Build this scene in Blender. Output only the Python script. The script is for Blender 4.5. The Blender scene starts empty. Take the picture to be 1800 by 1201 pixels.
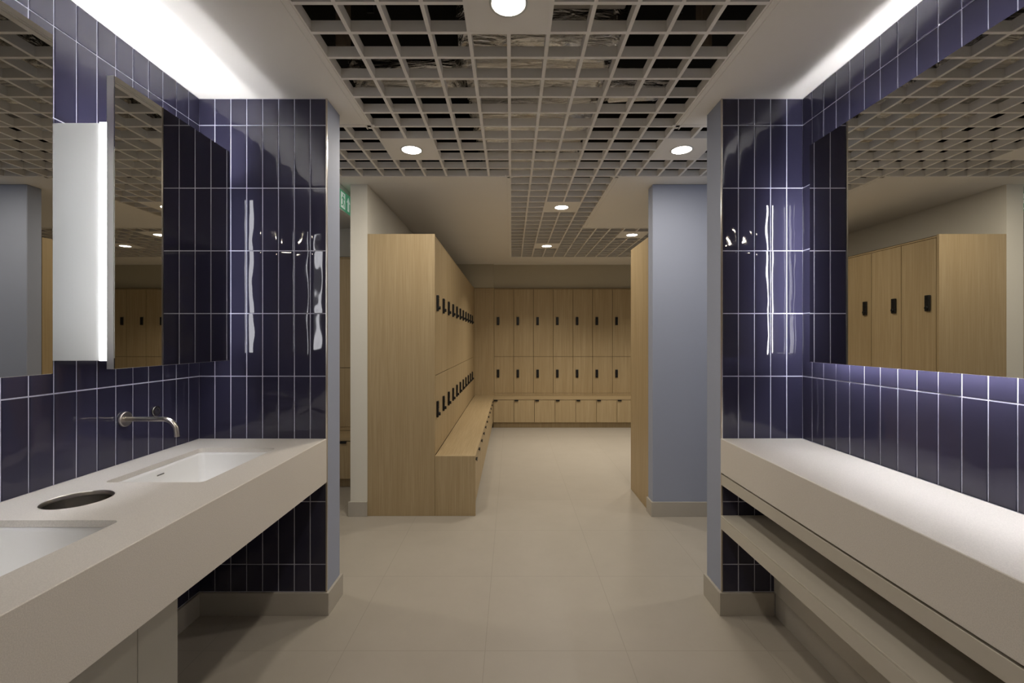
import bpy, bmesh, math, random
from mathutils import Vector, Matrix

random.seed(11)
S = bpy.context.scene
COL = S.collection

# ------------------------------------------------------------------ camera, world, exposure
HC = 1.328                      # eye height
F_PX = 790.0                    # focal length in pixels of the 1800 px wide frame
cam_data = bpy.data.cameras.new('camera')
cam_data.sensor_width = 36.0
cam_data.lens = F_PX / 1800 * 36.0
cam_data.shift_x = 1.0 / 1800
cam_data.shift_y = -5.0 / 1800
cam_data.clip_start = 0.02
cam = bpy.data.objects.new('camera', cam_data)
cam.location = (0, 0, HC)
cam.rotation_euler = (math.radians(90), 0, 0)
COL.objects.link(cam)
S.camera = cam

world = bpy.data.worlds.new('world')
world.use_nodes = True
world.node_tree.nodes['Background'].inputs[0].default_value = (0, 0, 0, 1)
world.node_tree.nodes['Background'].inputs[1].default_value = 0.0
S.world = world
S.view_settings.view_transform = 'Standard'
S.view_settings.look = 'None'
S.view_settings.gamma = 1
S.view_settings.use_curve_mapping = False
S.view_settings.exposure = 0.80

DOWNLIGHT = 12.0                # radiance of the downlight diffusers
LAMP_W = 10.0                   # watts of the lamp behind each diffuser
LAMP_DIM = 4.6                  # watts of the dimmed lamps in the washroom part
LAMP_FAR = 5.8                  # watts of the lamps over the far lockers
LED_L = 5.4                     # radiance of the upright LED strips, basin mirrors
LED_TOP = 34.0                  # radiance of the LED strips on top of the cabinets
FILL_DOWN = 14.0                 # radiance of the strips added under the basin mirror cabinets to brighten the counter
LED_END = 32.0                  # radiance of the upright LED strip, long mirror
LED_R = 22.0                    # radiance of the LED strips, long mirror
WARM = (1.0, 0.905, 0.76)
COOL = (0.96, 0.955, 1.0)

# ------------------------------------------------------------------ materials
def new_mat(name):
    m = bpy.data.materials.new(name)
    m.use_nodes = True
    nt = m.node_tree
    return m, nt, nt.nodes['Principled BSDF']

def setp(b, **k):
    names = dict(color='Base Color', rough='Roughness', metal='Metallic', spec='Specular IOR Level',
                 coat='Coat Weight', coat_rough='Coat Roughness')
    for kk, v in k.items():
        if kk == 'color':
            v = (*v, 1)
        b.inputs[names[kk]].default_value = v

def node(nt, t, **k):
    n = nt.nodes.new(t)
    for kk, v in k.items():
        setattr(n, kk, v)
    return n

def mix_rgb(nt, fac, a, b):
    n = node(nt, 'ShaderNodeMix', data_type='RGBA')
    for sock, v in ((n.inputs[0], fac), (n.inputs[6], a), (n.inputs[7], b)):
        if isinstance(v, (tuple, list)):
            sock.default_value = (*v, 1)
        elif isinstance(v, (int, float)):
            sock.default_value = v
        else:
            nt.links.new(v, sock)
    return n.outputs[2]

def plain(name, color, rough=0.6, metal=0.0, spec=0.4, speck=0.0, scale=40.0, bump=0.0):
    """A painted or plain surface with a little unevenness in colour."""
    m, nt, b = new_mat(name)
    setp(b, color=color, rough=rough, metal=metal, spec=spec)
    if speck or bump:
        g = node(nt, 'ShaderNodeNewGeometry')
        n = node(nt, 'ShaderNodeTexNoise')
        n.inputs['Scale'].default_value = scale
        n.inputs['Detail'].default_value = 4
        nt.links.new(g.outputs['Position'], n.inputs['Vector'])
        if speck:
            d = tuple(c * (1 - speck) for c in color)
            l = tuple(min(1, c * (1 + speck)) for c in color)
            nt.links.new(mix_rgb(nt, n.outputs[0], d, l), b.inputs['Base Color'])
        if bump:
            bp = node(nt, 'ShaderNodeBump')
            bp.inputs['Strength'].default_value = bump
            bp.inputs['Distance'].default_value = 0.002
            nt.links.new(n.outputs[0], bp.inputs['Height'])
            nt.links.new(bp.outputs[0], b.inputs['Normal'])
    return m

def emitter(name, color, strength):
    m, nt, b = new_mat(name)
    setp(b, color=(0.8, 0.8, 0.8), rough=0.5)
    b.inputs['Emission Color'].default_value = (*color, 1)
    b.inputs['Emission Strength'].default_value = strength
    return m

def oak(name, axis):
    m, nt, b = new_mat(name)
    setp(b, rough=0.5, spec=0.3)
    g = node(nt, 'ShaderNodeNewGeometry')
    def layer(s_long, s_cross, detail):
        mp = node(nt, 'ShaderNodeMapping')
        sc = [s_cross] * 3
        sc[axis] = s_long
        mp.inputs['Scale'].default_value = sc
        nt.links.new(g.outputs['Position'], mp.inputs['Vector'])
        n = node(nt, 'ShaderNodeTexNoise')
        n.inputs['Scale'].default_value = 1.0
        n.inputs['Detail'].default_value = detail
        n.inputs['Roughness'].default_value = 0.6
        n.inputs['Distortion'].default_value = 0.3
        nt.links.new(mp.outputs[0], n.inputs['Vector'])
        return n.outputs[0]
    fine = layer(2.5, 160.0, 3)
    broad = layer(0.45, 11.0, 2)
    r1 = node(nt, 'ShaderNodeMapRange')
    r1.inputs[1].default_value = 0.35; r1.inputs[2].default_value = 0.65
    nt.links.new(fine, r1.inputs[0])
    c = mix_rgb(nt, r1.outputs[0], (0.415, 0.312, 0.178), (0.515, 0.405, 0.248))
    r2 = node(nt, 'ShaderNodeMapRange')
    r2.inputs[1].default_value = 0.35; r2.inputs[2].default_value = 0.65
    r2.inputs[3].default_value = 0.0; r2.inputs[4].default_value = 0.45
    nt.links.new(broad, r2.inputs[0])
    c2 = mix_rgb(nt, r2.outputs[0], c, (0.385, 0.285, 0.155))
    nt.links.new(c2, b.inputs['Base Color'])
    return m

def tile_material():
    m, nt, b = new_mat('navy_glazed_tile')
    setp(b, rough=0.04, spec=0.5)
    g = node(nt, 'ShaderNodeNewGeometry')
    uv = node(nt, 'ShaderNodeUVMap', uv_map='tile')
    sep = node(nt, 'ShaderNodeSeparateXYZ')
    nt.links.new(uv.outputs[0], sep.inputs[0])
    def math_(op, a, bb):
        n = node(nt, 'ShaderNodeMath', operation=op)
        for s, v in ((n.inputs[0], a), (n.inputs[1], bb)):
            if isinstance(v, (int, float)):
                s.default_value = v
            else:
                nt.links.new(v, s)
        return n.outputs[0]
    def pillow(o, p):
        d = math_('ABSOLUTE', math_('MULTIPLY', math_('SUBTRACT', o, 0.5), 2.0), 0)
        return math_('POWER', d, p)
    pu, pv = pillow(sep.outputs[0], 6.0), pillow(sep.outputs[1], 12.0)
    # per-tile waves of the glaze
    rnd = g.outputs['Random Per Island']
    comb = node(nt, 'ShaderNodeCombineXYZ')
    nt.links.new(math_('MULTIPLY', sep.outputs[0], 0.9), comb.inputs[0])
    nt.links.new(math_('MULTIPLY', sep.outputs[1], 2.6), comb.inputs[1])
    nt.links.new(math_('MULTIPLY', rnd, 97.0), comb.inputs[2])
    n = node(nt, 'ShaderNodeTexNoise')
    n.inputs['Scale'].default_value = 0.85
    n.inputs['Detail'].default_value = 0.6
    nt.links.new(comb.outputs[0], n.inputs['Vector'])
    h = math_('ADD', math_('MULTIPLY', n.outputs[0], 1.6),
              math_('MULTIPLY', math_('ADD', pu, pv), -0.32))
    bp = node(nt, 'ShaderNodeBump')
    bp.inputs['Strength'].default_value = 1.0
    bp.inputs['Distance'].default_value = 0.0021
    nt.links.new(h, bp.inputs['Height'])
    nt.links.new(bp.outputs[0], b.inputs['Normal'])
    nt.links.new(mix_rgb(nt, rnd, (0.0285, 0.0272, 0.053), (0.0370, 0.0352, 0.067)), b.inputs['Base Color'])
    return m

def floor_material(name, joints=True):
    m, nt, b = new_mat(name)
    setp(b, rough=0.42, spec=0.35)
    g = node(nt, 'ShaderNodeNewGeometry')
    n = node(nt, 'ShaderNodeTexNoise')
    n.inputs['Scale'].default_value = 5.0
    n.inputs['Detail'].default_value = 8
    n.inputs['Roughness'].default_value = 0.65
    nt.links.new(g.outputs['Position'], n.inputs['Vector'])
    c = mix_rgb(nt, n.outputs[0], (0.395, 0.362, 0.315), (0.455, 0.42, 0.368))
    if joints:
        mp = node(nt, 'ShaderNodeMapping')
        mp.inputs['Location'].default_value = (0.112, -0.111, 0)
        nt.links.new(g.outputs['Position'], mp.inputs['Vector'])
        br = node(nt, 'ShaderNodeTexBrick', offset=0.0, squash=1.0)
        br.inputs['Color1'].default_value = (1, 1, 1, 1)
        br.inputs['Color2'].default_value = (0.95, 0.95, 0.95, 1)
        br.inputs['Mortar'].default_value = (0, 0, 0, 1)
        br.inputs['Scale'].default_value = 1.0
        br.inputs['Mortar Size'].default_value = 0.0016
        br.inputs['Brick Width'].default_value = 0.6
        br.inputs['Row Height'].default_value = 0.6
        nt.links.new(mp.outputs[0], br.inputs['Vector'])
        mul = node(nt, 'ShaderNodeMix', data_type='RGBA', blend_type='MIX')
        nt.links.new(br.outputs['Fac'], mul.inputs[0])
        nt.links.new(c, mul.inputs[6])
        mul.inputs[7].default_value = (0.35, 0.318, 0.272, 1)
        c = mul.outputs[2]
    nt.links.new(c, b.inputs['Base Color'])
    return m

def quartz(name, base):
    m, nt, b = new_mat(name)
    setp(b, rough=0.33, spec=0.4)
    g = node(nt, 'ShaderNodeNewGeometry')
    n = node(nt, 'ShaderNodeTexNoise')
    n.inputs['Scale'].default_value = 420.0
    n.inputs['Detail'].default_value = 2
    nt.links.new(g.outputs['Position'], n.inputs['Vector'])
    r = node(nt, 'ShaderNodeMapRange')
    r.inputs[1].default_value = 0.38; r.inputs[2].default_value = 0.62
    nt.links.new(n.outputs[0], r.inputs[0])
    d = tuple(c * 0.93 for c in base)
    l = tuple(min(1, c * 1.05) for c in base)
    nt.links.new(mix_rgb(nt, r.outputs[0], d, l), b.inputs['Base Color'])
    return m

def foil_material():
    m, nt, b = new_mat('crinkled_foil')
    setp(b, color=(0.90, 0.87, 0.82), rough=0.24, metal=0.95)
    g = node(nt, 'ShaderNodeNewGeometry')
    mp = node(nt, 'ShaderNodeMapping')
    mp.inputs['Scale'].default_value = (5, 34, 24)
    nt.links.new(g.outputs['Position'], mp.inputs['Vector'])
    n = node(nt, 'ShaderNodeTexNoise')
    n.inputs['Scale'].default_value = 1.0
    n.inputs['Detail'].default_value = 5
    n.inputs['Distortion'].default_value = 0.8
    nt.links.new(mp.outputs[0], n.inputs['Vector'])
    bp = node(nt, 'ShaderNodeBump')
    bp.inputs['Strength'].default_value = 1.0
    bp.inputs['Distance'].default_value = 0.045
    nt.links.new(n.outputs[0], bp.inputs['Height'])
    nt.links.new(bp.outputs[0], b.inputs['Normal'])
    return m

M = {}
M['tile'] = tile_material()
M['gap_shade'] = plain('gap_shade_board', (0.10, 0.070, 0.040), 0.7, spec=0.2)  # carcass colour darkened so the gaps around doors read as shade
M['grout'] = plain('lavender_grey_grout', (0.63, 0.64, 0.77), 0.8, spec=0.2)
M['ceil'] = plain('ceiling_plaster', (0.89, 0.865, 0.815), 0.8, spec=0.2, speck=0.02, scale=3)
M['grid'] = plain('grid_paint', (0.90, 0.875, 0.83), 0.55, spec=0.3)
M['white'] = plain('white_wall_paint', (0.80, 0.78, 0.71), 0.75, spec=0.2, speck=0.02, scale=4)
M['beige'] = plain('beige_wall_paint', (0.52, 0.475, 0.37), 0.75, spec=0.2, speck=0.02, scale=4)
M['blue'] = plain('blue_grey_paint', (0.365, 0.405, 0.525), 0.7, spec=0.2, speck=0.02, scale=4)
M['oak'] = oak('oak_veneer_upright', 2)
M['oak_y'] = oak('oak_veneer_long', 1)
M['oak_x'] = oak('oak_veneer_cross', 0)
M['floor'] = floor_material('stone_floor_tile')
M['skirt'] = plain('stone_skirting_tile', (0.48, 0.45, 0.40), 0.45, spec=0.3, speck=0.06, scale=8)
M['quartz'] = quartz('pale_quartz', (0.75, 0.715, 0.67))
M['lam'] = plain('cream_laminate', (0.58, 0.545, 0.48), 0.45, spec=0.3)
M['cab'] = plain('pale_grey_laminate', (0.56, 0.55, 0.50), 0.45, spec=0.3)
M['gloss'] = plain('white_lacquer', (0.66, 0.67, 0.645), 0.35, spec=0.4)
M['ceramic'] = plain('white_glazed_ceramic', (0.86, 0.86, 0.85), 0.08, spec=0.5)
M['steel'] = plain('brushed_steel', (0.62, 0.58, 0.53), 0.28, metal=1.0)
M['steel_dark'] = plain('satin_steel', (0.46, 0.44, 0.41), 0.22, metal=1.0)
M['alu'] = plain('anodised_aluminium', (0.66, 0.64, 0.60), 0.35, metal=1.0)
M['mirror'] = plain('silvered_glass', (0.78, 0.77, 0.73), 0.0, metal=1.0)
M['mirror_grey'] = plain('grey_tinted_mirror', (0.60, 0.59, 0.55), 0.0, metal=1.0)
M['black'] = plain('black_plastic', (0.012, 0.012, 0.013), 0.35, spec=0.4)
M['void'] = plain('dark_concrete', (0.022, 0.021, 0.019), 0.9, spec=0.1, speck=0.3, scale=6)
M['galv'] = plain('galvanised_steel', (0.34, 0.32, 0.29), 0.5, metal=0.6, speck=0.15, scale=30)
M['foil'] = foil_material()
M['lens'] = emitter('downlight_diffuser', WARM, DOWNLIGHT)
M['led_l'] = emitter('led_diffuser_cool', COOL, LED_L)
M['led_t'] = emitter('led_diffuser_upward', COOL, LED_TOP)
M['fill_d'] = emitter('counter_fill_downward', COOL, FILL_DOWN)
M['led_e'] = emitter('led_diffuser_upright', COOL, LED_END)
M['led_r'] = emitter('led_diffuser_cool_bright', COOL, LED_R)
M['sign_green'] = emitter('sign_green', (0.12, 0.42, 0.24), 0.16)
M['sign_white'] = emitter('sign_white', (0.75, 0.9, 0.8), 0.15)
M['sign_green'].node_tree.nodes['Principled BSDF'].inputs['Base Color'].default_value = (0.07, 0.27, 0.15, 1)

# ------------------------------------------------------------------ helpers
class MB:
    """Collects shapes in a bmesh; build() links them as one mesh object whose origin is `org`."""
    def __init__(self, org=(0, 0, 0)):
        self.bm = bmesh.new()
        self.org = Vector(org)
    def quad(self, pts, mi=0):
        f = self.bm.faces.new([self.bm.verts.new(Vector(p) - self.org) for p in pts])
        f.material_index = mi
        return f
    def box(self, x0, x1, y0, y1, z0, z1, bevel=0.0, mi=0, seg=1):
        t = bmesh.new()
        r = bmesh.ops.create_cube(t, size=1.0)
        for v in r['verts']:
            v.co = Vector(((x0 + x1) / 2 + v.co.x * (x1 - x0), (y0 + y1) / 2 + v.co.y * (y1 - y0),
                           (z0 + z1) / 2 + v.co.z * (z1 - z0))) - self.org
        if bevel:
            bmesh.ops.bevel(t, geom=list(t.edges), offset=bevel, segments=seg, affect='EDGES', profile=0.5)
        self._merge(t, mi)
        return self
    def _merge(self, t, mi=0, smooth=False):
        for f in t.faces:
            f.material_index = mi
            f.smooth = smooth
        me = bpy.data.meshes.new('tmp')
        t.to_mesh(me); t.free()
        self.bm.from_mesh(me)
        bpy.data.meshes.remove(me)
    def cyl(self, c, axis, r, depth, n=32, mi=0, r2=None, bevel=0.0):
        t = bmesh.new()
        bmesh.ops.create_cone(t, cap_ends=True, segments=n, radius1=r, radius2=r if r2 is None else r2, depth=depth)
        if bevel:
            es = [e for e in t.edges if len(e.link_faces) == 2 and any(len(f.verts) > 4 for f in e.link_faces)]
            bmesh.ops.bevel(t, geom=es, offset=bevel, segments=2, affect='EDGES', profile=0.5)
        rot = {'x': Matrix.Rotation(math.pi / 2, 4, 'Y'), 'y': Matrix.Rotation(-math.pi / 2, 4, 'X'), 'z': Matrix.Identity(4)}[axis]
        bmesh.ops.transform(t, matrix=Matrix.Translation(Vector(c) - self.org) @ rot, verts=list(t.verts))
        for f in t.faces:
            f.material_index = mi
            f.smooth = len(f.verts) == 4
        me = bpy.data.meshes.new('tmp')
        t.to_mesh(me); t.free()
        self.bm.from_mesh(me)
        bpy.data.meshes.remove(me)
        return self
    def loft(self, loops, close_end=False, close_start=False, smooth=True, mi=0):
        rings = [[self.bm.verts.new(Vector(p) - self.org) for p in l] for l in loops]
        n = len(rings[0])
        for a, b in zip(rings, rings[1:]):
            for i in range(n):
                f = self.bm.faces.new((a[i], a[(i + 1) % n], b[(i + 1) % n], b[i]))
                f.smooth = smooth; f.material_index = mi
        if close_end:
            f = self.bm.faces.new(rings[-1]); f.material_index = mi
        if close_start:
            f = self.bm.faces.new(list(reversed(rings[0]))); f.material_index = mi
        return self
    def prism(self, pts, off, mi=0):
        """Polygon pts (3-D, planar) pushed along off."""
        a = [self.bm.verts.new(Vector(p) - self.org) for p in pts]
        b = [self.bm.verts.new(Vector(p) + Vector(off) - self.org) for p in pts]
        n = len(a)
        for f in [self.bm.faces.new(a), self.bm.faces.new(list(reversed(b)))] + \
                 [self.bm.faces.new((a[i], b[i], b[(i + 1) % n], a[(i + 1) % n])) for i in range(n)]:
            f.material_index = mi
        return self
    def build(self, name, mats, parent=None, recalc=True):
        if recalc:
            bmesh.ops.recalc_face_normals(self.bm, faces=list(self.bm.faces))
        me = bpy.data.meshes.new(name)
        self.bm.to_mesh(me); self.bm.free()
        for m in (mats if isinstance(mats, (list, tuple)) else [mats]):
            me.materials.append(m)
        o = bpy.data.objects.new(name, me)
        COL.objects.link(o)
        if parent is not None:
            o.parent = parent
        else:
            o.location = self.org
        return o

def tag(o, label, cat, group=None):
    o['label'] = label
    o['category'] = cat
    if group:
        o['group'] = group
    return o

def thing(name, label, cat, loc, group=None, rotz=0.0):
    o = bpy.data.objects.new(name, None)
    o.empty_display_size = 0.1
    o.location = loc
    o.rotation_euler = (0, 0, rotz)
    COL.objects.link(o)
    return tag(o, label, cat, group)

def struct(o, label, cat):
    o['kind'] = 'structure'
    o['label'] = label
    o['category'] = cat
    return o

def copy_tree(o, parent=None):
    c = o.copy()
    COL.objects.link(c)
    if parent is not None:
        c.parent = parent
    for ch in list(o.children):
        copy_tree(ch, c)
    return c

ORD = ['first', 'second', 'third', 'fourth', 'fifth', 'sixth', 'seventh', 'eighth', 'ninth', 'tenth', 'eleventh',
       'twelfth', 'thirteenth', 'fourteenth', 'fifteenth']

def rounded_rect(x0, x1, y0, y1, z, r, n=5):
    pts = []
    for cx, cy, a0 in ((x1 - r, y1 - r, 0), (x0 + r, y1 - r, 90), (x0 + r, y0 + r, 180), (x1 - r, y0 + r, 270)):
        for k in range(n + 1):
            a = math.radians(a0 + 90 * k / n)
            pts.append((cx + r * math.cos(a), cy + r * math.sin(a), z))
    return pts

# ------------------------------------------------------------------ main dimensions
H = 2.483                       # plaster ceiling
XL, XR = -1.504, 1.403          # tiled side walls
YP0, YP1 = 2.164, 2.323         # nib walls (front and back face)
XPL, XPR = -0.888, 1.011        # ends of the nib walls
YBACK = -2.6                    # wall behind the camera
XFL, XFR = -3.4, 4.4            # far sides of the changing area
YEND = 7.02                     # far wall
SK = 0.109                      # skirting height
ROWS = [SK + 0.001] + [0.241 + 0.302 * k for k in range(8)] + [H]

def tiles(mb, origin, u, nrm, us, vs, gap=0.0040):
    """Glazed tiles between the boundaries us (along u) and vs (up), set on a plane through origin."""
    u, nrm, o = Vector(u), Vector(nrm), Vector(origin)
    w = Vector((0, 0, 1))
    layer = mb.bm.loops.layers.uv.get('tile') or mb.bm.loops.layers.uv.new('tile')
    g = gap / 2
    for a, b in zip(us, us[1:]):
        for c, d in zip(vs, vs[1:]):
            tu, tv = random.gauss(0, 0.0055), random.gauss(0, 0.0028)
            ctr = ((a + b) / 2, (c + d) / 2)
            def P(s, t, dep):
                dd = dep + (s - ctr[0]) * tu + (t - ctr[1]) * tv if dep else 0.0
                return o + u * s + w * t + nrm * dd - mb.org
            a0, b0, c0, d0 = a + g, b - g, c + g, d - g
            e = 0.0009
            back = [mb.bm.verts.new(P(s, t, 0)) for s, t in ((a0, c0), (b0, c0), (b0, d0), (a0, d0))]
            frt = [mb.bm.verts.new(P(s, t, 0.0022)) for s, t in ((a0 + e, c0 + e), (b0 - e, c0 + e), (b0 - e, d0 - e), (a0 + e, d0 - e))]
            faces = [mb.bm.faces.new(frt)] + [mb.bm.faces.new((back[i], back[(i + 1) % 4], frt[(i + 1) % 4], frt[i])) for i in range(4)]
            for k, f in enumerate(faces):
                f.material_index = 1
                f.normal_update()
                ref = nrm if k == 0 else None
                if ref is not None and f.normal.dot(ref) < 0:
                    f.normal_flip()
                for l in f.loops:
                    p = l.vert.co + mb.org - o
                    l[layer].uv = ((p.dot(u) - a0) / (b0 - a0), (p.z - c0) / (d0 - c0))

def steps(a, b, first, pitch):
    out = [a]
    s = 1 if b > a else -1
    x = a + s * first
    while (b - x) * s > 0.01:
        out.append(x); x += s * pitch
    out.append(b)
    return sorted(out)

# ------------------------------------------------------------------ shell: floor, walls
fl = MB().box(XFL, XFR, YBACK, YEND + 0.1, -0.1, 0.0).build('floor', M['floor'])
struct(fl, 'beige stone-tiled floor of the changing room', 'floor')

mb = MB().box(XL - 0.12, XL, YBACK, YP0, 0, H)
tiles(mb, (XL, 0, 0), (0, 1, 0), (1, 0, 0), steps(YP0, YBACK, 0.071, 0.0771), ROWS)
struct(mb.build('wall_left', [M['grout'], M['tile']], recalc=False), 'navy tiled wall behind the basins and mirror cabinets', 'wall')
mb = MB().box(XR, XR + 0.12, YBACK, YP0, 0, H)
tiles(mb, (XR, 0, 0), (0, 1, 0), (-1, 0, 0), steps(YP0, YBACK, 0.069, 0.0773), ROWS)
struct(mb.build('wall_right', [M['grout'], M['tile']], recalc=False), 'navy tiled wall behind the long dressing mirror', 'wall')

# nib walls: tiled front, painted ends
mb = MB().box(XFL, XPL, YP0, YP1, 0, H)
tiles(mb, (0, YP0, 0), (1, 0, 0), (0, -1, 0), [XPL - 0.004 - 0.0765 * k for k in range(8, -1, -1)], ROWS)
o = mb.build('wall_nib_left', [M['grout'], M['tile'], M['blue']], recalc=False)
struct(o, 'navy tiled nib wall with a blue painted end beside the basins', 'wall')
mb = MB().box(XPR, XFR, YP0, YP1, 0, H)
tiles(mb, (0, YP0, 0), (1, 0, 0), (0, -1, 0), [XPR + 0.004 + 0.0776 * k for k in range(6)], ROWS)
o2 = mb.build('wall_nib_right', [M['grout'], M['tile'], M['blue']], recalc=False)
struct(o2, 'navy tiled nib wall with a blue painted end beside the dressing shelf', 'wall')
for ob in (o, o2):
    for p in ob.data.polygons:
        if p.material_index == 0 and abs(p.normal.y + 1) > 0.1:
            p.material_index = 2
t = MB().box(XPL - 0.005, XPL + 0.0015, YP0 - 0.004, YP0 + 0.004, SK, H).build('trim_1', M['steel'])
struct(t, 'steel edge trim on the corner of the tiled nib wall by the basins', 'trim')
t = MB().box(XPR - 0.0015, XPR + 0.005, YP0 - 0.004, YP0 + 0.004, SK, H).build('trim_2', M['steel'])
struct(t, 'steel edge trim on the corner of the tiled nib wall by the dressing shelf', 'trim')

# white wall stub that runs back behind the left lockers, blue wall in front of the right lockers
w = MB().box(-1.205, -1.078, 3.363, 6.98, 0, H).build('wall_stub_left', M['white'])
struct(w, 'off-white wall end standing against the oak locker end panel', 'wall')
w = MB().box(1.055, XFR, 3.36, 3.468, 0, H, bevel=0.004).build('wall_stub_right', M['blue'])
struct(w, 'blue-grey painted wall end in front of the oak lockers', 'wall')
w = MB().box(XFL, XFR, YEND, YEND + 0.12, 0, 3.2).build('wall_far', M['beige'])
struct(w, 'off-white wall above the far lockers', 'wall')
w = MB().box(-1.078, -0.276, 6.965, YEND, 2.116, H).build('wall_far_return', M['beige'])
struct(w, 'off-white bulkhead over the locker corner', 'wall')
w = MB().box(XFL, -1.205, 4.72, 4.8, 0, H).build('wall_corridor', M['white'])
struct(w, 'off-white wall above the lockers in the side corridor', 'wall')
w = MB().box(XFL - 0.1, XFL, YBACK, YEND, 0, 3.2).build('wall_outer_left', M['white'])
struct(w, 'off-white outer wall of the side corridor', 'wall')
w = MB().box(XFR, XFR + 0.1, YBACK, YEND, 0, 3.2).build('wall_outer_right', M['white'])
struct(w, 'off-white outer wall at the end of the far lockers', 'wall')
w = MB().box(XFL, XFR, YBACK - 0.1, YBACK, 0, 3.2).build('wall_behind', M['white'])
struct(w, 'off-white wall opposite the locker room', 'wall')

def skirting(name, label, boxes):
    mb = MB()
    for b in boxes:
        mb.box(*b, 0, SK, bevel=0.0012)
    struct(mb.build(name, M['skirt']), label, 'skirting')
d = 0.013
skirting('baseboard_left', 'stone skirting along the navy wall under the basins', [(XL, XL + d, YBACK, YP0 - d)])
skirting('baseboard_nib_left', 'stone skirting around the tiled nib wall by the basins',
         [(XL, XPL + d, YP0 - d, YP0), (XPL, XPL + d, YP0, YP1 + d)])
skirting('baseboard_nib_right', 'stone skirting around the tiled nib wall by the dressing shelf',
         [(XPR - d, 1.262, YP0 - d, YP0), (XPR - d, XPR, YP0, YP1 + d)])
skirting('baseboard_white', 'stone skirting at the foot of the off-white wall end', [(-1.218, -1.078, 3.35, 3.363), (-1.218, -1.205, 3.363, 3.9)])
skirting('baseboard_blue', 'stone skirting at the foot of the blue-grey wall end', [(1.042, XFR, 3.347, 3.36), (1.042, 1.055, 3.36, 3.47)])

# ------------------------------------------------------------------ ceiling: plaster, open-cell grid, dark void above
P = 0.15
X0, Y0 = -0.01, 1.696
IX = lambda i: X0 + P * i
JY = lambda j: Y0 + P * j
regions = [(-5, 6, -21, 5), (-21, 28, 5, 10), (0, 5, 10, 20), (0, 27, 20, 31)]      # i0, i1, j0, j1 in cells
cells = set()
for i0, i1, j0, j1 in regions:
    for i in range(i0, i1):
        for j in range(j0, j1):
            cells.add((i, j))
plates = [(0, -1), (-4, 7), (7, 7), (3, 15), (3, 26), (9, 22), (15, 26), (0, -17), (-15, 7), (18, 7)]   # centre lattice points

mb = MB()
T = 0.03
bands = [(YBACK, JY(-21), []), (JY(-21), JY(5), [(-5, 6)]), (JY(5), JY(10), [(-21, 28)]), (JY(10), JY(20), [(0, 5)]),
         (JY(20), JY(31), [(0, 27)]), (JY(31), YEND, [])]
for y0, y1, holes in bands:
    x = XFL
    for i0, i1 in holes:
        mb.box(x, IX(i0), y0, y1, H, H + T); x = IX(i1)
    mb.box(x, XFR, y0, y1, H, H + T)
struct(mb.build('ceiling', M['ceil']), 'smooth off-white plaster ceiling around the open grid', 'ceiling')

# edge angle around the opening
mb = MB()
wdt, prd = 0.022, 0.004
done = set()
def edge_runs():
    runs = []
    for i in range(-22, 30):                                  # edges along Y at x = IX(i)
        j = -22
        while j < 32:
            a, b = (i - 1, j) in cells, (i, j) in cells
            if a != b:
                s = j
                while j < 32 and ((i - 1, j) in cells) == a and ((i, j) in cells) == b:
                    j += 1
                runs.append(('y', i, s, j, -1 if b else 1))
            else:
                j += 1
    for j in range(-22, 33):
        i = -22
        while i < 30:
            a, b = (i, j - 1) in cells, (i, j) in cells
            if a != b:
                s = i
                while i < 30 and ((i, j - 1) in cells) == a and ((i, j) in cells) == b:
                    i += 1
                runs.append(('x', j, s, i, -1 if b else 1))
            else:
                i += 1
    return runs
RUNS = edge_runs()
for ax, k, s, e, side in RUNS:
    if ax == 'y':
        x = IX(k)
        mb.box(min(x, x + side * wdt), max(x, x + side * wdt), JY(s) - wdt * 0.9, JY(e) + wdt * 0.9, H - prd, H + 0.002, bevel=0.001)
        mb.box(min(x + side * 0.028, x + side * 0.034), max(x + side * 0.028, x + side * 0.034), JY(s) - 0.03, JY(e) + 0.03, H - 0.0025, H + 0.002)
    else:
        y = JY(k)
        mb.box(IX(s) - wdt * 0.9, IX(e) + wdt * 0.9, min(y, y + side * wdt), max(y, y + side * wdt), H - prd, H + 0.002, bevel=0.001)
struct(mb.build('trim_3', M['ceil']), 'off-white edge trim around the ceiling grid opening', 'trim')

inside_plate = set()
for ci, cj in plates:
    for i in (ci - 1, ci):
        for j in (cj - 1, cj):
            inside_plate.add((i, j))
open_cells = cells - inside_plate
mb = MB()
BW, BH = 0.0145, 0.042
def blade_y(i, s, e):
    mb.box(IX(i) - BW / 2, IX(i) + BW / 2, JY(s) - BW / 2, JY(e) + BW / 2, H - 0.001, H + BH)
def blade_x(j, s, e):
    mb.box(IX(s) - BW / 2, IX(e) + BW / 2, JY(j) - BW / 2, JY(j) + BW / 2, H - 0.0012, H + BH - 0.0004)
for i in range(-22, 30):
    s = None
    for j in range(-23, 33):
        on = (i - 1, j) in open_cells or (i, j) in open_cells
        if on and s is None: s = j
        if not on and s is not None:
            blade_y(i, s, j); s = None
for j in range(-22, 33):
    s = None
    for i in range(-23, 31):
        on = (i, j - 1) in open_cells or (i, j) in open_cells
        if on and s is None: s = i
        if not on and s is not None:
            blade_x(j, s, i); s = None
g = struct(mb.build('ceiling_grid', M['grid']), 'off-white open-cell ceiling grid', 'ceiling grid')

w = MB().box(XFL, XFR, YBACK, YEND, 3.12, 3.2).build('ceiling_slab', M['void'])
struct(w, 'dark concrete soffit above the open ceiling grid', 'ceiling')

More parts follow.
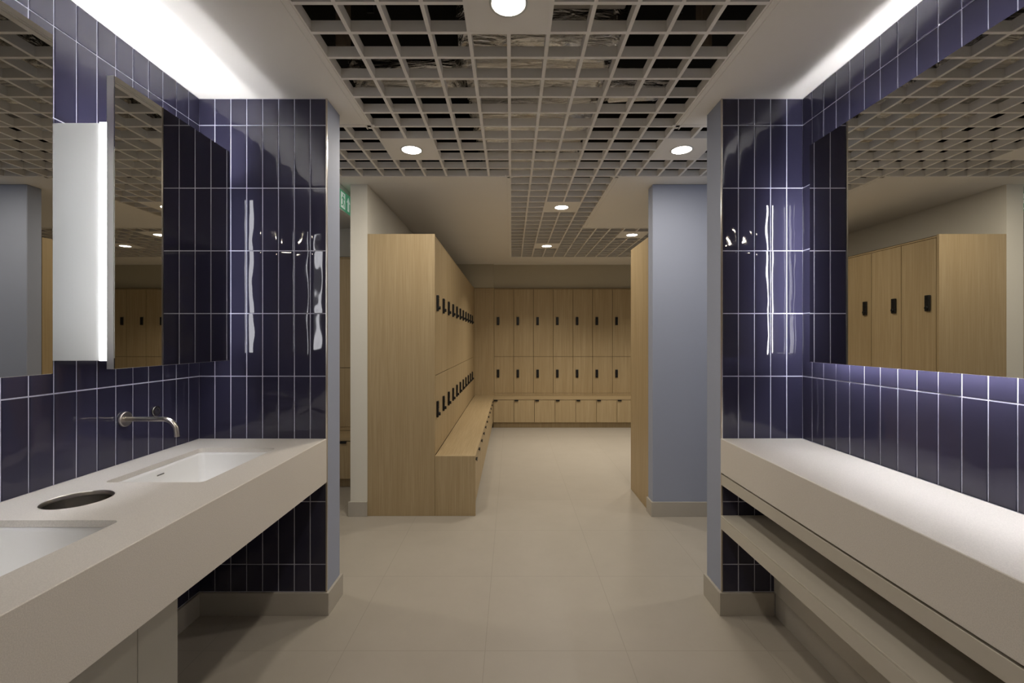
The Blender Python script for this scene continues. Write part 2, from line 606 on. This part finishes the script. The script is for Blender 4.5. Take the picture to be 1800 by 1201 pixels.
# services above the grid
def crinkle(x0, x1, y0, y1, z0, z1, nx, ny, amp):
    mb = MB(((x0 + x1) / 2, (y0 + y1) / 2, z0))
    prof = []
    n = 40
    loops = []
    for a in range(ny + 1):
        y = y0 + (y1 - y0) * a / ny
        pinch = 0.012 * math.sin(a * 2.1) + random.uniform(-amp, amp)
        loop = []
        base = rounded_rect(x0 - pinch, x1 + pinch, z0 - pinch, z1 + pinch, 0, 0.06, 7)
        for p in base:
            r = random.uniform(-amp, amp)
            loop.append((p[0] + r, y + random.uniform(-amp, amp), p[1] + r))
        loops.append(loop)
    mb.loft(loops, close_end=True, close_start=True)
    return mb
o = crinkle(-0.23, 0.50, 1.98, 4.5, 2.66, 2.98, 10, 84, 0.017).build('foil_duct', M['foil'])
tag(o, 'crinkled foil-wrapped duct above the ceiling grid', 'duct')
dt = thing('metal_duct', 'grey rigid air duct above the grid beside the nearest downlight', 'duct', (0.28, 1.2, 2.72))
mb = MB((0.28, 1.2, 2.72)).box(0.10, 0.48, 0.4, 1.90, 2.72, 3.0, bevel=0.004)
mb.build('casing', M['galv'], dt)
mb = MB((0.28, 1.2, 2.72))
for k in range(9):
    y = 1.80 - 0.022 * k
    mb.box(0.36, 0.50, y - 0.004, y + 0.004, 2.712, 2.722)
mb.build('fin', M['void'], dt)
o = crinkle(-0.88, -0.27, 2.42, 2.58, 2.76, 2.86, 6, 8, 0.012).build('foil_duct', M['foil'])
tag(o, 'short foil duct branch above the grid toward the basins', 'duct')
o = crinkle(0.54, 0.90, 2.55, 2.70, 2.76, 2.86, 6, 8, 0.012).build('foil_duct', M['foil'])
tag(o, 'short foil duct branch above the grid toward the dressing shelf', 'duct')
for x, lab in ((-0.52, 'black perforated hanger strap above the grid toward the basins'),
               (0.62, 'black perforated hanger strap above the grid toward the dressing shelf')):
    mb = MB((x, 1.66, 2.53)).box(x - 0.012, x + 0.012, 1.655, 1.661, 2.53, 3.12)
    for k in range(8):
        mb.cyl((x, 1.654, 2.60 + 0.05 * k), 'y', 0.006, 0.003, 12, mi=1)
    tag(mb.build('hanger_strap', [M['black'], M['galv']]), lab, 'bracket')
for x, lab in ((-0.70, 'brown timber stud above the grid edge toward the basins'), (0.80, 'brown timber stud above the grid edge toward the dressing shelf')):
    mb = MB((x, 1.85, 2.53)).box(x - 0.022, x + 0.022, 1.84, 1.90, 2.53, 3.12, bevel=0.003)
    tag(mb.build('timber_stud', plain('rough_timber', (0.16, 0.12, 0.085), 0.8, speck=0.2, scale=30)), lab, 'post')

# downlights: square plate, bezel, glowing lens
proto = thing('downlight', '', 'ceiling light', (0, 0, 0), 'ceiling downlights')
mb = MB().box(-0.145, 0.145, -0.145, 0.145, 0.0, 0.012, bevel=0.001)
mb.build('plate', M['ceil'], proto)
ring = MB()
def circ(r, z, n=40): return [(r * math.cos(2 * math.pi * k / n), r * math.sin(2 * math.pi * k / n), z) for k in range(n)]
ring.loft([circ(0.066, 0.0002), circ(0.066, -0.003), circ(0.058, -0.003), circ(0.058, 0.0002)])
ring.build('bezel', M['gloss'], proto)
MB().cyl((0, 0, -0.001), 'z', 0.058, 0.002, 40).build('lens', M['lens'], proto)
ld = bpy.data.lights.new('lamp', 'AREA')
ld.shape = 'DISK'
ld.size = 0.112
ld.energy = LAMP_W
ld.color = WARM
ld.spread = math.radians(135)
ld_dim = ld.copy()
ld_dim.energy = LAMP_DIM
ld_dim.spread = math.radians(180)
ld_far = ld.copy()
ld_far.energy = LAMP_FAR
ld_far.spread = math.radians(120)
lo = bpy.data.objects.new('lamp', ld)
lo.location = (0, 0, -0.0035)
lo.parent = proto
COL.objects.link(lo)
LBL = ['round downlight in a square plate nearest the camera at the top of the picture',
       'round downlight in the grid beside the nib wall with basins',
       'round downlight in the grid beside the nib wall with the dressing shelf',
       'round downlight in the narrow grid strip over the middle of the locker aisle',
       'round downlight in the far grid above the aisle, farthest from the basins',
       'round downlight in the far grid just beside the blue-grey wall end',
       'round downlight far right in the locker bay, seen in the basin mirror',
       'round downlight over the washroom behind the camera position',
       'round downlight in the side corridor behind the basin wall',
       'round downlight in the corridor behind the dressing shelf wall']
for k, (ci, cj) in enumerate(plates):
    o = proto if k == 0 else copy_tree(proto)
    o.location = (IX(ci), JY(cj), H - 0.001)
    if k in (0, 7, 4, 5, 6):
        next(c for c in o.children if c.type == 'LIGHT').data = ld_dim if k in (0, 7) else ld_far
    o['label'] = LBL[k]

# ------------------------------------------------------------------ lockers and benches
W = 0.3055
BH_, BT = 0.450, 0.027          # bench height, top thickness
BD = 0.300                      # bench depth

def make_lock(org, x, zc, y):
    """Black keypad lock on a door whose front is at y (facing -Y)."""
    mb = MB(org).box(x - 0.020, x + 0.020, y - 0.016, y, zc - 0.062, zc + 0.062, bevel=0.004, seg=2)
    mb.cyl((x, y - 0.020, zc - 0.036), 'y', 0.0135, 0.010, 20, bevel=0.002)
    mb.box(x - 0.003, x + 0.003, y - 0.030, y - 0.024, zc - 0.048, zc - 0.024, bevel=0.001)
    for r in range(3):
        for c in range(2):
            mb.cyl((x - 0.007 + 0.014 * c, y - 0.0168, zc + 0.046 - 0.016 * r), 'y', 0.0045, 0.002, 10)
    return mb

def make_locker(depth):
    t = thing('locker', '', 'locker', (0, 0, 0))
    z0, zs, z1 = 0.487, 1.050, 2.088
    MB().box(0.0005, W - 0.0005, 0.020, depth, 0.0, 2.112).build('carcass', M['gap_shade'], t)
    MB().box(0.0005, W - 0.0005, 0.002, 0.020, 2.092, 2.103, bevel=0.0006).build('top_rail', M['oak'], t)
    MB().box(0.0005, W - 0.0005, 0.002, 0.020, BH_ + 0.001, 0.484, bevel=0.0006).build('bottom_rail', M['oak'], t)
    for (a, b, zc) in ((zs + 0.0025, z1, 1.600), (z0, zs - 0.0025, 0.788)):
        dr = MB().box(0.0026, W - 0.0026, 0.0, 0.0185, a, b, bevel=0.0008).build('door', M['oak'], t)
        lk = make_lock((0, 0, 0), 0.063, zc, 0.0).build('keypad_lock', M['black'], dr)
        lk['label'] = 'black keypad lock with a turn knob'
    return t

def make_bench(depth):
    t = thing('bench_cabinet', '', 'bench cabinet', (0, 0, 0))
    zt = BH_ - BT
    MB().box(0.0005, W - 0.0005, 0.020, depth, 0.086, zt - 0.001).build('carcass', M['gap_shade'], t)
    MB().box(0.0, W, 0.055, depth, 0.0, 0.085).build('plinth', M['oak'], t)
    dr = MB().box(0.0026, W - 0.0026, 0.0, 0.0185, 0.088, zt - 0.006, bevel=0.0008).build('door', M['oak'], t)
    mb = MB().box(0.010, 0.066, -0.014, 0.004, zt - 0.0135, zt - 0.0035, bevel=0.0015)
    mb.box(0.010, 0.066, -0.014, -0.010, zt - 0.022, zt - 0.006, bevel=0.001)
    pl = mb.build('pull', M['black'], dr)
    pl['label'] = 'small black edge pull'
    return t

XLF = -0.5727                   # face of the long left run
YFF = 6.96                      # face of the far run
YNF = 3.385                     # near end of the left run, behind the end panel
# long left run, doors facing the aisle
lk0 = make_locker(0.47)
lk0.rotation_euler = (0, 0, math.pi / 2)
bn0 = make_bench(BD - 0.002)
bn0.rotation_euler = (0, 0, math.pi / 2)
for k in range(11):
    o = lk0 if k == 0 else copy_tree(lk0)
    o.location = (XLF, YNF + W * k, 0)
    tag(o, f'{ORD[k]} oak locker from the near end of the long run beside the off-white wall', 'locker', 'oak lockers in the long side run')
    o = bn0 if k == 0 else copy_tree(bn0)
    if k < 10:
        o.location = (XLF + BD, YNF + W * k, 0)
        tag(o, f'{ORD[k]} oak bench cabinet from the near end under the long side bench', 'bench cabinet', 'oak bench cabinets under the long side bench')
    else:
        o.location = (XLF + BD, YNF + W * k, 0)
        tag(o, 'oak bench cabinet in the inner corner where the two benches meet', 'bench cabinet', 'oak bench cabinets under the long side bench')

# far run, doors facing the camera
lkf = make_locker(0.055)
bnf = make_bench(0.303)
NF = 15
for k in range(NF):
    o = lkf if k == 0 else copy_tree(lkf)
    o.location = (-0.270 + W * k, YFF, 0)
    tag(o, f'{ORD[k]} oak locker from the inner corner along the far wall', 'locker', 'oak lockers along the far wall')
    o = bnf if k == 0 else copy_tree(bnf)
    o.location = (XLF + BD + 0.003 + W * k, YFF - 0.305, 0)
    tag(o, f'{ORD[k]} oak bench cabinet from the inner corner under the far bench', 'bench cabinet', 'oak bench cabinets under the far bench')

# corridor run, glimpsed between the nib wall and the off-white wall
lkc = make_locker(0.43)
bnc = make_bench(0.303)
for k in range(7):
    o = lkc if k == 0 else copy_tree(lkc)
    o.location = (-1.22 - W * (k + 1), 4.28, 0)
    tag(o, f'{ORD[k]} oak locker from the off-white wall in the side corridor', 'locker', 'oak lockers in the side corridor')
    o = bnc if k == 0 else copy_tree(bnc)
    o.location = (-1.22 - W * (k + 1), 3.975, 0)
    tag(o, f'{ORD[k]} oak bench cabinet from the off-white wall in the side corridor', 'bench cabinet', 'oak bench cabinets in the side corridor')

def top(name, label, b, mat):
    mb = MB(((b[0] + b[1]) / 2, (b[2] + b[3]) / 2, b[4])).box(*b, bevel=0.0015)
    tag(mb.build(name, mat), label, 'bench')
top('oak_bench', 'long oak bench seat along the side lockers', (XLF + 0.001, XLF + BD + 0.003, YNF - 0.001, YFF - 0.001, BH_ - BT, BH_), M['oak_y'])
top('oak_bench', 'oak bench seat across the far wall lockers', (XLF + BD + 0.0035, -0.27 + W * NF, YFF - 0.308, YFF - 0.001, BH_ - BT, BH_), M['oak_x'])
top('oak_bench', 'oak bench seat in the side corridor beyond the nib wall', (-1.22 - W * 7, -1.22, 3.972, 4.279, BH_ - BT, BH_), M['oak_x'])

def panel(label, b, cat='end panel'):
    mb = MB(((b[0] + b[1]) / 2, (b[2] + b[3]) / 2, b[4])).box(*b, bevel=0.0015)
    tag(mb.build('end_panel', M['oak']), label, cat)
panel('tall oak end panel closing the near end of the long locker run', (-1.0775, XLF - 0.0005, 3.363, 3.3845, 0, 2.112))
panel('low oak end panel closing the near end of the long side bench', (XLF + 0.0005, XLF + BD + 0.003, 3.363, 3.3835, 0, BH_))
panel('oak filler panel in the corner between the two locker runs', (XLF - 0.001, -0.2705, YFF, YFF + 0.055, 0, 2.112))
panel('oak filler strip at the inner end of the long locker run', (XLF - 0.020, XLF - 0.0015, YNF + 11 * W + 0.001, YFF - 0.001, BH_ + 0.001, 2.112))

# right run: only its end panel shows beside the blue wall end
panel('tall oak end panel of the lockers behind the blue-grey wall end', (1.055, 1.077, 3.4695, 3.972, 0, 2.112))
# ------------------------------------------------------------------ exit sign
SX, SY0, SY1 = -1.276, 3.338, 3.62
es = thing('exit_sign', 'green running-figure exit sign under the ceiling by the off-white wall', 'sign', (SX, (SY0 + SY1) / 2, 2.295))
org = es.location
MB(org).box(SX - 0.018, SX, SY0, SY1, 2.300, 2.448, bevel=0.001).build('sign_panel', M['sign_green'], es)
MB(org).box(SX - 0.019, SX + 0.002, SY0, SY1, 2.293, 2.300, bevel=0.001).build('edge_strip', M['gloss'], es)
MB(org).box(SX - 0.020, SX + 0.004, SY0, SY1, 2.448, H, bevel=0.002).build('housing', M['gloss'], es)
mb = MB(org).box(SX, SX + 0.0012, 3.362, 3.448, 2.316, 2.434)
mb.build('doorway_symbol', M['sign_white'], es)
mb = MB(org)
f = lambda y, z: (SX + 0.0012, 3.405 + y, 2.375 + z)
mb.cyl(f(0.006, 0.042), 'x', 0.0085, 0.002, 16)
mb.prism([f(-0.010, 0.030), f(0.012, 0.026), f(0.010, -0.010), f(-0.008, -0.010)], (0.001, 0, 0))
mb.prism([f(-0.010, 0.028), f(-0.028, 0.012), f(-0.023, 0.006), f(-0.006, 0.020)], (0.001, 0, 0))
mb.prism([f(0.010, 0.024), f(0.030, 0.014), f(0.027, 0.007), f(0.010, 0.014)], (0.001, 0, 0))
mb.prism([f(0.010, -0.008), f(0.026, -0.026), f(0.020, -0.050), f(0.012, -0.048), f(0.014, -0.028), f(0.000, -0.012)], (0.001, 0, 0))
mb.prism([f(-0.008, -0.008), f(-0.010, -0.030), f(-0.034, -0.036), f(-0.034, -0.044), f(-0.002, -0.038), f(0.004, -0.010)], (0.001, 0, 0))
mb.build('figure_symbol', M['sign_green'], es)
mb = MB(org)
h = lambda y, z: (SX, 3.515 + y, 2.375 + z)
mb.prism([h(0, 0.055), h(-0.036, 0.010), h(-0.018, 0.010), h(-0.018, -0.055), h(0.018, -0.055), h(0.018, 0.010), h(0.036, 0.010)], (0.0012, 0, 0))
mb.build('arrow_symbol', M['sign_white'], es)

# ------------------------------------------------------------------ mirror cabinets (basin side)
MZ0, MZ1 = 1.229, 2.180
CZ0, CZ1 = 1.256, 2.030
XM = -1.284                     # mirror plane, basin side
def basin_cabinet(y0, y1, label):
    loc = (XM - 0.1, (y0 + y1) / 2, CZ0)
    t = thing('mirror_cabinet', label, 'mirror cabinet', loc, 'mirror cabinets above the basins')
    fr = MB(loc).box(XM - 0.026, XM - 0.003, y0, y1, MZ0, MZ1, bevel=0.0008).build('door_frame', M['alu'], t)
    MB(loc).box(XM - 0.003, XM, y0 + 0.001, y1 - 0.001, MZ0 + 0.001, MZ1 - 0.001).build('mirror', M['mirror_grey'], fr)
    MB(loc).box(XL + 0.003, XM - 0.028, y0 + 0.016, y1 - 0.016, CZ0 + 0.045, CZ1 - 0.060).build('carcass', M['gloss'], t)
    for ya, yb in ((y0 + 0.008, y0 + 0.016), (y1 - 0.016, y1 - 0.008)):
        MB(loc).box(XL + 0.003, XM - 0.028, ya, yb, CZ0, CZ1, bevel=0.001).build('side_panel', M['gloss'], t)
    for ya, yb in ((y0 + 0.003, y0 + 0.008), (y1 - 0.008, y1 - 0.003)):
        MB(loc).box(XM - 0.052, XM - 0.029, ya, yb, CZ0, CZ1).build('led_strip', M['led_l'], t)
    for dx in (0.080, 0.165):  # second, wall-side strip is added to spread the glow on the ceiling
        MB(loc).box(XM - dx - 0.026, XM - dx, y0 + 0.05, y1 - 0.05, CZ1 - 0.060, CZ1 - 0.058).build('led_strip', M['led_t'], t)
        MB(loc).box(XM - dx - 0.034, XM - dx - 0.031, y0 + 0.017, y1 - 0.017, CZ1 - 0.060, CZ1 - 0.002).build('added_led_lip', M['alu'], t)  # added lip, keeps the upward light off the wall tiles
    MB(loc).box(XM - 0.062, XM - 0.036, y0 + 0.05, y1 - 0.05, CZ0 + 0.043, CZ0 + 0.045).build('led_strip', M['fill_d'], t)  # added strip, no real fitting; brightens the counter below
    MB(loc).box(XM - 0.078, XM - 0.075, y0 + 0.017, y1 - 0.017, CZ0 + 0.001, CZ0 + 0.045).build('added_led_lip', M['alu'], t)  # added lip, shields the wall from the strip beside it
    return t
basin_cabinet(0.666, 1.259, 'mirror cabinet over the nearer basin, cut off by the picture edge')
basin_cabinet(1.454, 2.047, 'mirror cabinet over the farther basin with a lit white side')

# long dressing mirror on the other wall
XN = 1.3137
loc = (XN + 0.03, 1.0, CZ0)
t = thing('dressing_mirror', 'long backlit mirror above the dressing shelf', 'mirror', loc)
fr = MB(loc).box(XN + 0.003, XN + 0.020, -1.0, 1.980, MZ0 - 0.004, MZ1, bevel=0.0008).build('backing_frame', M['alu'], t)
MB(loc).box(XN, XN + 0.003, -0.999, 1.979, MZ0 - 0.003, MZ1 - 0.001).build('mirror', M['mirror'], fr)
MB(loc).box(XN + 0.021, XR - 0.003, -0.98, 1.962, CZ0, CZ1, bevel=0.001).build('carcass', M['gloss'], t)
MB(loc).box(XN + 0.021, XN + 0.042, 1.963, 1.968, CZ0, CZ1).build('led_strip', M['led_e'], t)
MB(loc).box(XN + 0.024, XN + 0.050, -0.96, 1.91, CZ1, CZ1 + 0.002).build('led_strip', M['led_t'], t)
MB(loc).box(XN + 0.056, XN + 0.059, -0.97, 1.93, CZ1, CZ1 + 0.045).build('added_led_lip', M['alu'], t)  # added lip, blocks the top strip's light from the tiled wall
MB(loc).box(XN + 0.030, XN + 0.052, -0.96, 1.94, CZ0 - 0.006, CZ0).build('led_strip', M['led_r'], t)

# ------------------------------------------------------------------ basin counter
CT, CB = 0.847, 0.638
XF = XPL
YC0 = -0.9
sinks = [(-1.366, -1.033, 0.720, 1.189), (-1.366, -1.033, 1.505, 1.974)]
BIN = (-1.297, 1.345, 0.084)
ct = thing('basin_counter', 'long pale quartz counter with two sunken basins under the navy wall', 'counter', (-1.2, 1.0, CB))
mb = MB(ct.location)
bm = mb.bm
def loop_edges(pts):
    vs = [bm.verts.new(Vector(p) - mb.org) for p in pts]
    return vs, [bm.edges.new((vs[i], vs[(i + 1) % len(vs)])) for i in range(len(vs))]
ch = 0.002
outer = [(XL + 0.003, YC0, CT), (XF - ch, YC0, CT), (XF - ch, YP0 - 0.003, CT), (XL + 0.003, YP0 - 0.003, CT)]
ov, oe = loop_edges(outer)
edges = list(oe)
holes = []
for s in sinks:
    hv, he = loop_edges(rounded_rect(*s, CT, 0.018))
    holes.append(hv); edges += he
hv, he = loop_edges([(BIN[0] + BIN[2] * math.cos(a), BIN[1] + BIN[2] * math.sin(a), CT) for a in [2 * math.pi * k / 48 for k in range(48)]])
holes.append(hv); edges += he
bmesh.ops.triangle_fill(bm, use_beauty=True, use_dissolve=False, edges=edges)
def skirt_down(vs, dz, inset=0.0):
    low = [bm.verts.new(v.co + Vector((0, 0, -dz))) for v in vs]
    n = len(vs)
    for i in range(n):
        bm.faces.new((vs[i], vs[(i + 1) % n], low[(i + 1) % n], low[i]))
for hv in holes:
    skirt_down(hv, 0.018)
# chamfer along the front, then down to the seam with the front panel
a = [bm.verts.new(Vector((XF, YC0, CT - ch)) - mb.org), bm.verts.new(Vector((XF, YP0 - 0.003, CT - ch)) - mb.org)]
b = [bm.verts.new(Vector((XF, YC0, CT - 0.02)) - mb.org), bm.verts.new(Vector((XF, YP0 - 0.003, CT - 0.02)) - mb.org)]
bm.faces.new((ov[1], ov[2], a[1], a[0])); bm.faces.new((a[0], a[1], b[1], b[0]))
mb.build('worktop', M['quartz'], ct)
MB(ct.location).box(XF - 0.02, XF, YC0, YP0 - 0.003, CB, CT - 0.02).build('front_panel', M['quartz'], ct)
MB(ct.location).box(XL + 0.014, XF - 0.02, YC0, YP0 - 0.016, CB, CB + 0.018).build('underside_panel', M['lam'], ct)

def basin(s, label):
    x0, x1, y0, y1 = s
    loc = ((x0 + x1) / 2, (y0 + y1) / 2, CB + 0.02)
    t = thing('basin', label, 'basin', loc, 'undermounted basins')
    mb = MB(loc)
    z = CT - 0.019
    L = []
    for ins, dz, r in ((-0.012, 0, 0.022), (0.001, 0, 0.02), (0.004, -0.010, 0.020), (0.016, -0.060, 0.020), (0.030, -0.105, 0.022),
                       (0.048, -0.122, 0.03), (0.09, -0.130, 0.04)):
        L.append(rounded_rect(x0 + ins, x1 - ins, y0 + ins * 1.15, y1 - ins * 1.15, z + dz, r, 6))
    mb.loft(L, close_end=True)
    body = mb.build('bowl', M['ceramic'], t)
    md = body.modifiers.new('thickness', 'SOLIDIFY'); md.thickness = 0.007; md.offset = -1
    mb = MB(loc).cyl((loc[0], loc[1], z - 0.1265), 'z', 0.026, 0.005, 28, bevel=0.001)
    mb.cyl((loc[0], loc[1], z - 0.123), 'z', 0.014, 0.003, 20)
    mb.build('drain', M['steel'], t)
    ys = (y0 + y1) / 2
    mb = MB(loc).box(x0 + 0.006, x0 + 0.0105, ys - 0.018, ys + 0.018, z - 0.029, z - 0.024, bevel=0.0018)
    mb.build('overflow_slot', M['steel_dark'], t)
basin(sinks[0], 'white ceramic basin nearest the camera in the quartz counter')
basin(sinks[1], 'white ceramic basin below the wall-mounted spout in the quartz counter')

# waste chute ring
loc = (BIN[0], BIN[1], CB + 0.02)
t = thing('waste_chute', 'round stainless steel waste chute in the counter between the two basins', 'waste chute', loc)
n = 56
cc = lambda r, z: [(BIN[0] + r * math.cos(2 * math.pi * k / n), BIN[1] + r * math.sin(2 * math.pi * k / n), z) for k in range(n)]
MB(loc).loft([cc(0.0838, CT - 0.003), cc(0.0836, CT + 0.0004), cc(0.0822, CT + 0.0006), cc(0.0810, CT - 0.002), cc(0.0803, CT - 0.012)]).build('rim', M['steel'], t)
MB(loc).loft([cc(0.0803, CT - 0.012), cc(0.0803, CT - 0.165)], close_end=True).build('sleeve', M['steel_dark'], t)

# wall spout and sensor
def spout(y, label):
    loc = (XL + 0.003, y, 1.016)
    t = thing('wall_spout', label, 'tap', loc)
    MB(loc).cyl((XL + 0.008, y, 1.016), 'x', 0.029, 0.010, 40, bevel=0.002).build('rosette', M['steel'], t)
    mb = MB(loc)
    r = 0.0092
    zc = 1.016
    path = [(XL + 0.012, zc), (XL + 0.05, zc), (XL + 0.10, zc), (XL + 0.155, zc)]
    R = 0.052
    for k in range(1, 11):
        a = math.radians(86 * k / 10)
        path.append((XL + 0.155 + R * math.sin(a), zc - R + R * math.cos(a)))
    x_, z_ = path[-1]
    path.append((x_ + 0.0014, z_ - 0.02))
    loops = []
    for i, (x, z) in enumerate(path):
        p0, p1 = path[max(0, i - 1)], path[min(len(path) - 1, i + 1)]
        tx, tz = p1[0] - p0[0], p1[1] - p0[1]
        l = math.hypot(tx, tz); tx /= l; tz /= l
        loops.append([(x - tz * r * math.cos(q), y + r * math.sin(q), z + tx * r * math.cos(q)) for q in [2 * math.pi * k / 20 for k in range(20)]])
    mb.loft(loops, close_start=True)
    mb.loft([loops[-1], [(x + (path[-1][0] - x) * 0.25, yy + (y - yy) * 0.25, z) for x, yy, z in loops[-1]]], smooth=False)
    mb.build('spout', M['steel'], t)
    MB(loc).cyl((path[-1][0], y, path[-1][1] + 0.004), 'z', 0.0068, 0.003, 16).build('aerator', M['black'], t)
    return t
spout(1.742, 'brushed steel wall spout curving over the farther basin')
loc = (XL + 0.003, 1.895, 1.022)
t = thing('tap_sensor', 'round brushed steel sensor button on the navy tiles beside the spout', 'sensor', loc)
MB(loc).cyl((XL + 0.0065, 1.895, 1.022), 'x', 0.0225, 0.007, 36, bevel=0.0015).build('button', M['steel_dark'], t)
mb = MB(loc)
mb.loft([[(XL + 0.0105, 1.895 + rr * math.cos(q), 1.022 + rr * math.sin(q)) for q in [2 * math.pi * k / 32 for k in range(32)]] for rr in (0.0150, 0.0128)])
mb.build('ring', M['steel'], t)

# cupboard under the counter
XP_ = -1.15
loc = (-1.3, 0.8, 0)
t = thing('under_counter_cupboard', 'pale grey cupboard under the basin counter', 'cupboard', loc)
MB(loc).box(XL + 0.014, XP_ - 0.019, -0.5, 1.548, 0.09, CB - 0.001).build('carcass', M['cab'], t)
MB(loc).box(XL + 0.014, XP_ - 0.05, -0.5, 1.53, 0.0, 0.09).build('plinth', M['cab'], t)
ys = [1.550, 1.383, 0.90, 0.42, -0.06, -0.5]
for a, b in zip(ys, ys[1:]):
    MB(loc).box(XP_ - 0.018, XP_, b + 0.001, a - 0.001, 0.095, CB - 0.002, bevel=0.001).build('door', M['cab'], t)

# ------------------------------------------------------------------ dressing shelf side
XF2 = 1.005
mb = MB((1.2, 1.0, 0.684)).box(XF2, XR - 0.008, -0.9, YP0 - 0.004, 0.684, 0.849, bevel=0.002)
o = mb.build('dressing_counter', M['quartz'])
tag(o, 'long pale quartz dressing counter below the backlit mirror', 'counter')
loc = (1.2, 1.0, 0.624)
t = thing('counter_rail', 'cream support rail running under the dressing counter', 'rail', loc)
MB(loc).box(XF2 + 0.004, XR - 0.003, -0.9, YP0 - 0.004, 0.624, 0.675, bevel=0.0015).build('rail', M['lam'], t)
MB(loc).box(XF2 + 0.030, XR - 0.003, -0.9, YP0 - 0.004, 0.675, 0.684).build('spacer', M['black'], t)
mb = MB((1.2, 1.0, 0.415)).box(XF2, XR - 0.006, -0.9, YP0 - 0.004, 0.415, 0.4705, bevel=0.001)
mb.box(XF2 + 0.004, XR - 0.007, -0.9, YP0 - 0.005, 0.4705, 0.4718)
mb.box(XF2, XR - 0.006, -0.9, YP0 - 0.004, 0.4718, 0.479, bevel=0.001)
tag(mb.build('open_shelf', M['lam']), 'cream open shelf below the dressing counter', 'shelf')
w = MB().box(1.262, XR - 0.003, -0.9, YP0 - 0.004, SK, 0.4145).build('wall_boxing_right', M['lam'])
struct(w, 'cream boxed-out panel under the open shelf', 'wall')
skirting('baseboard_right', 'stone skirting under the cream boxed-out panel', [(1.262, XR, -0.9, YP0 - 0.014)])
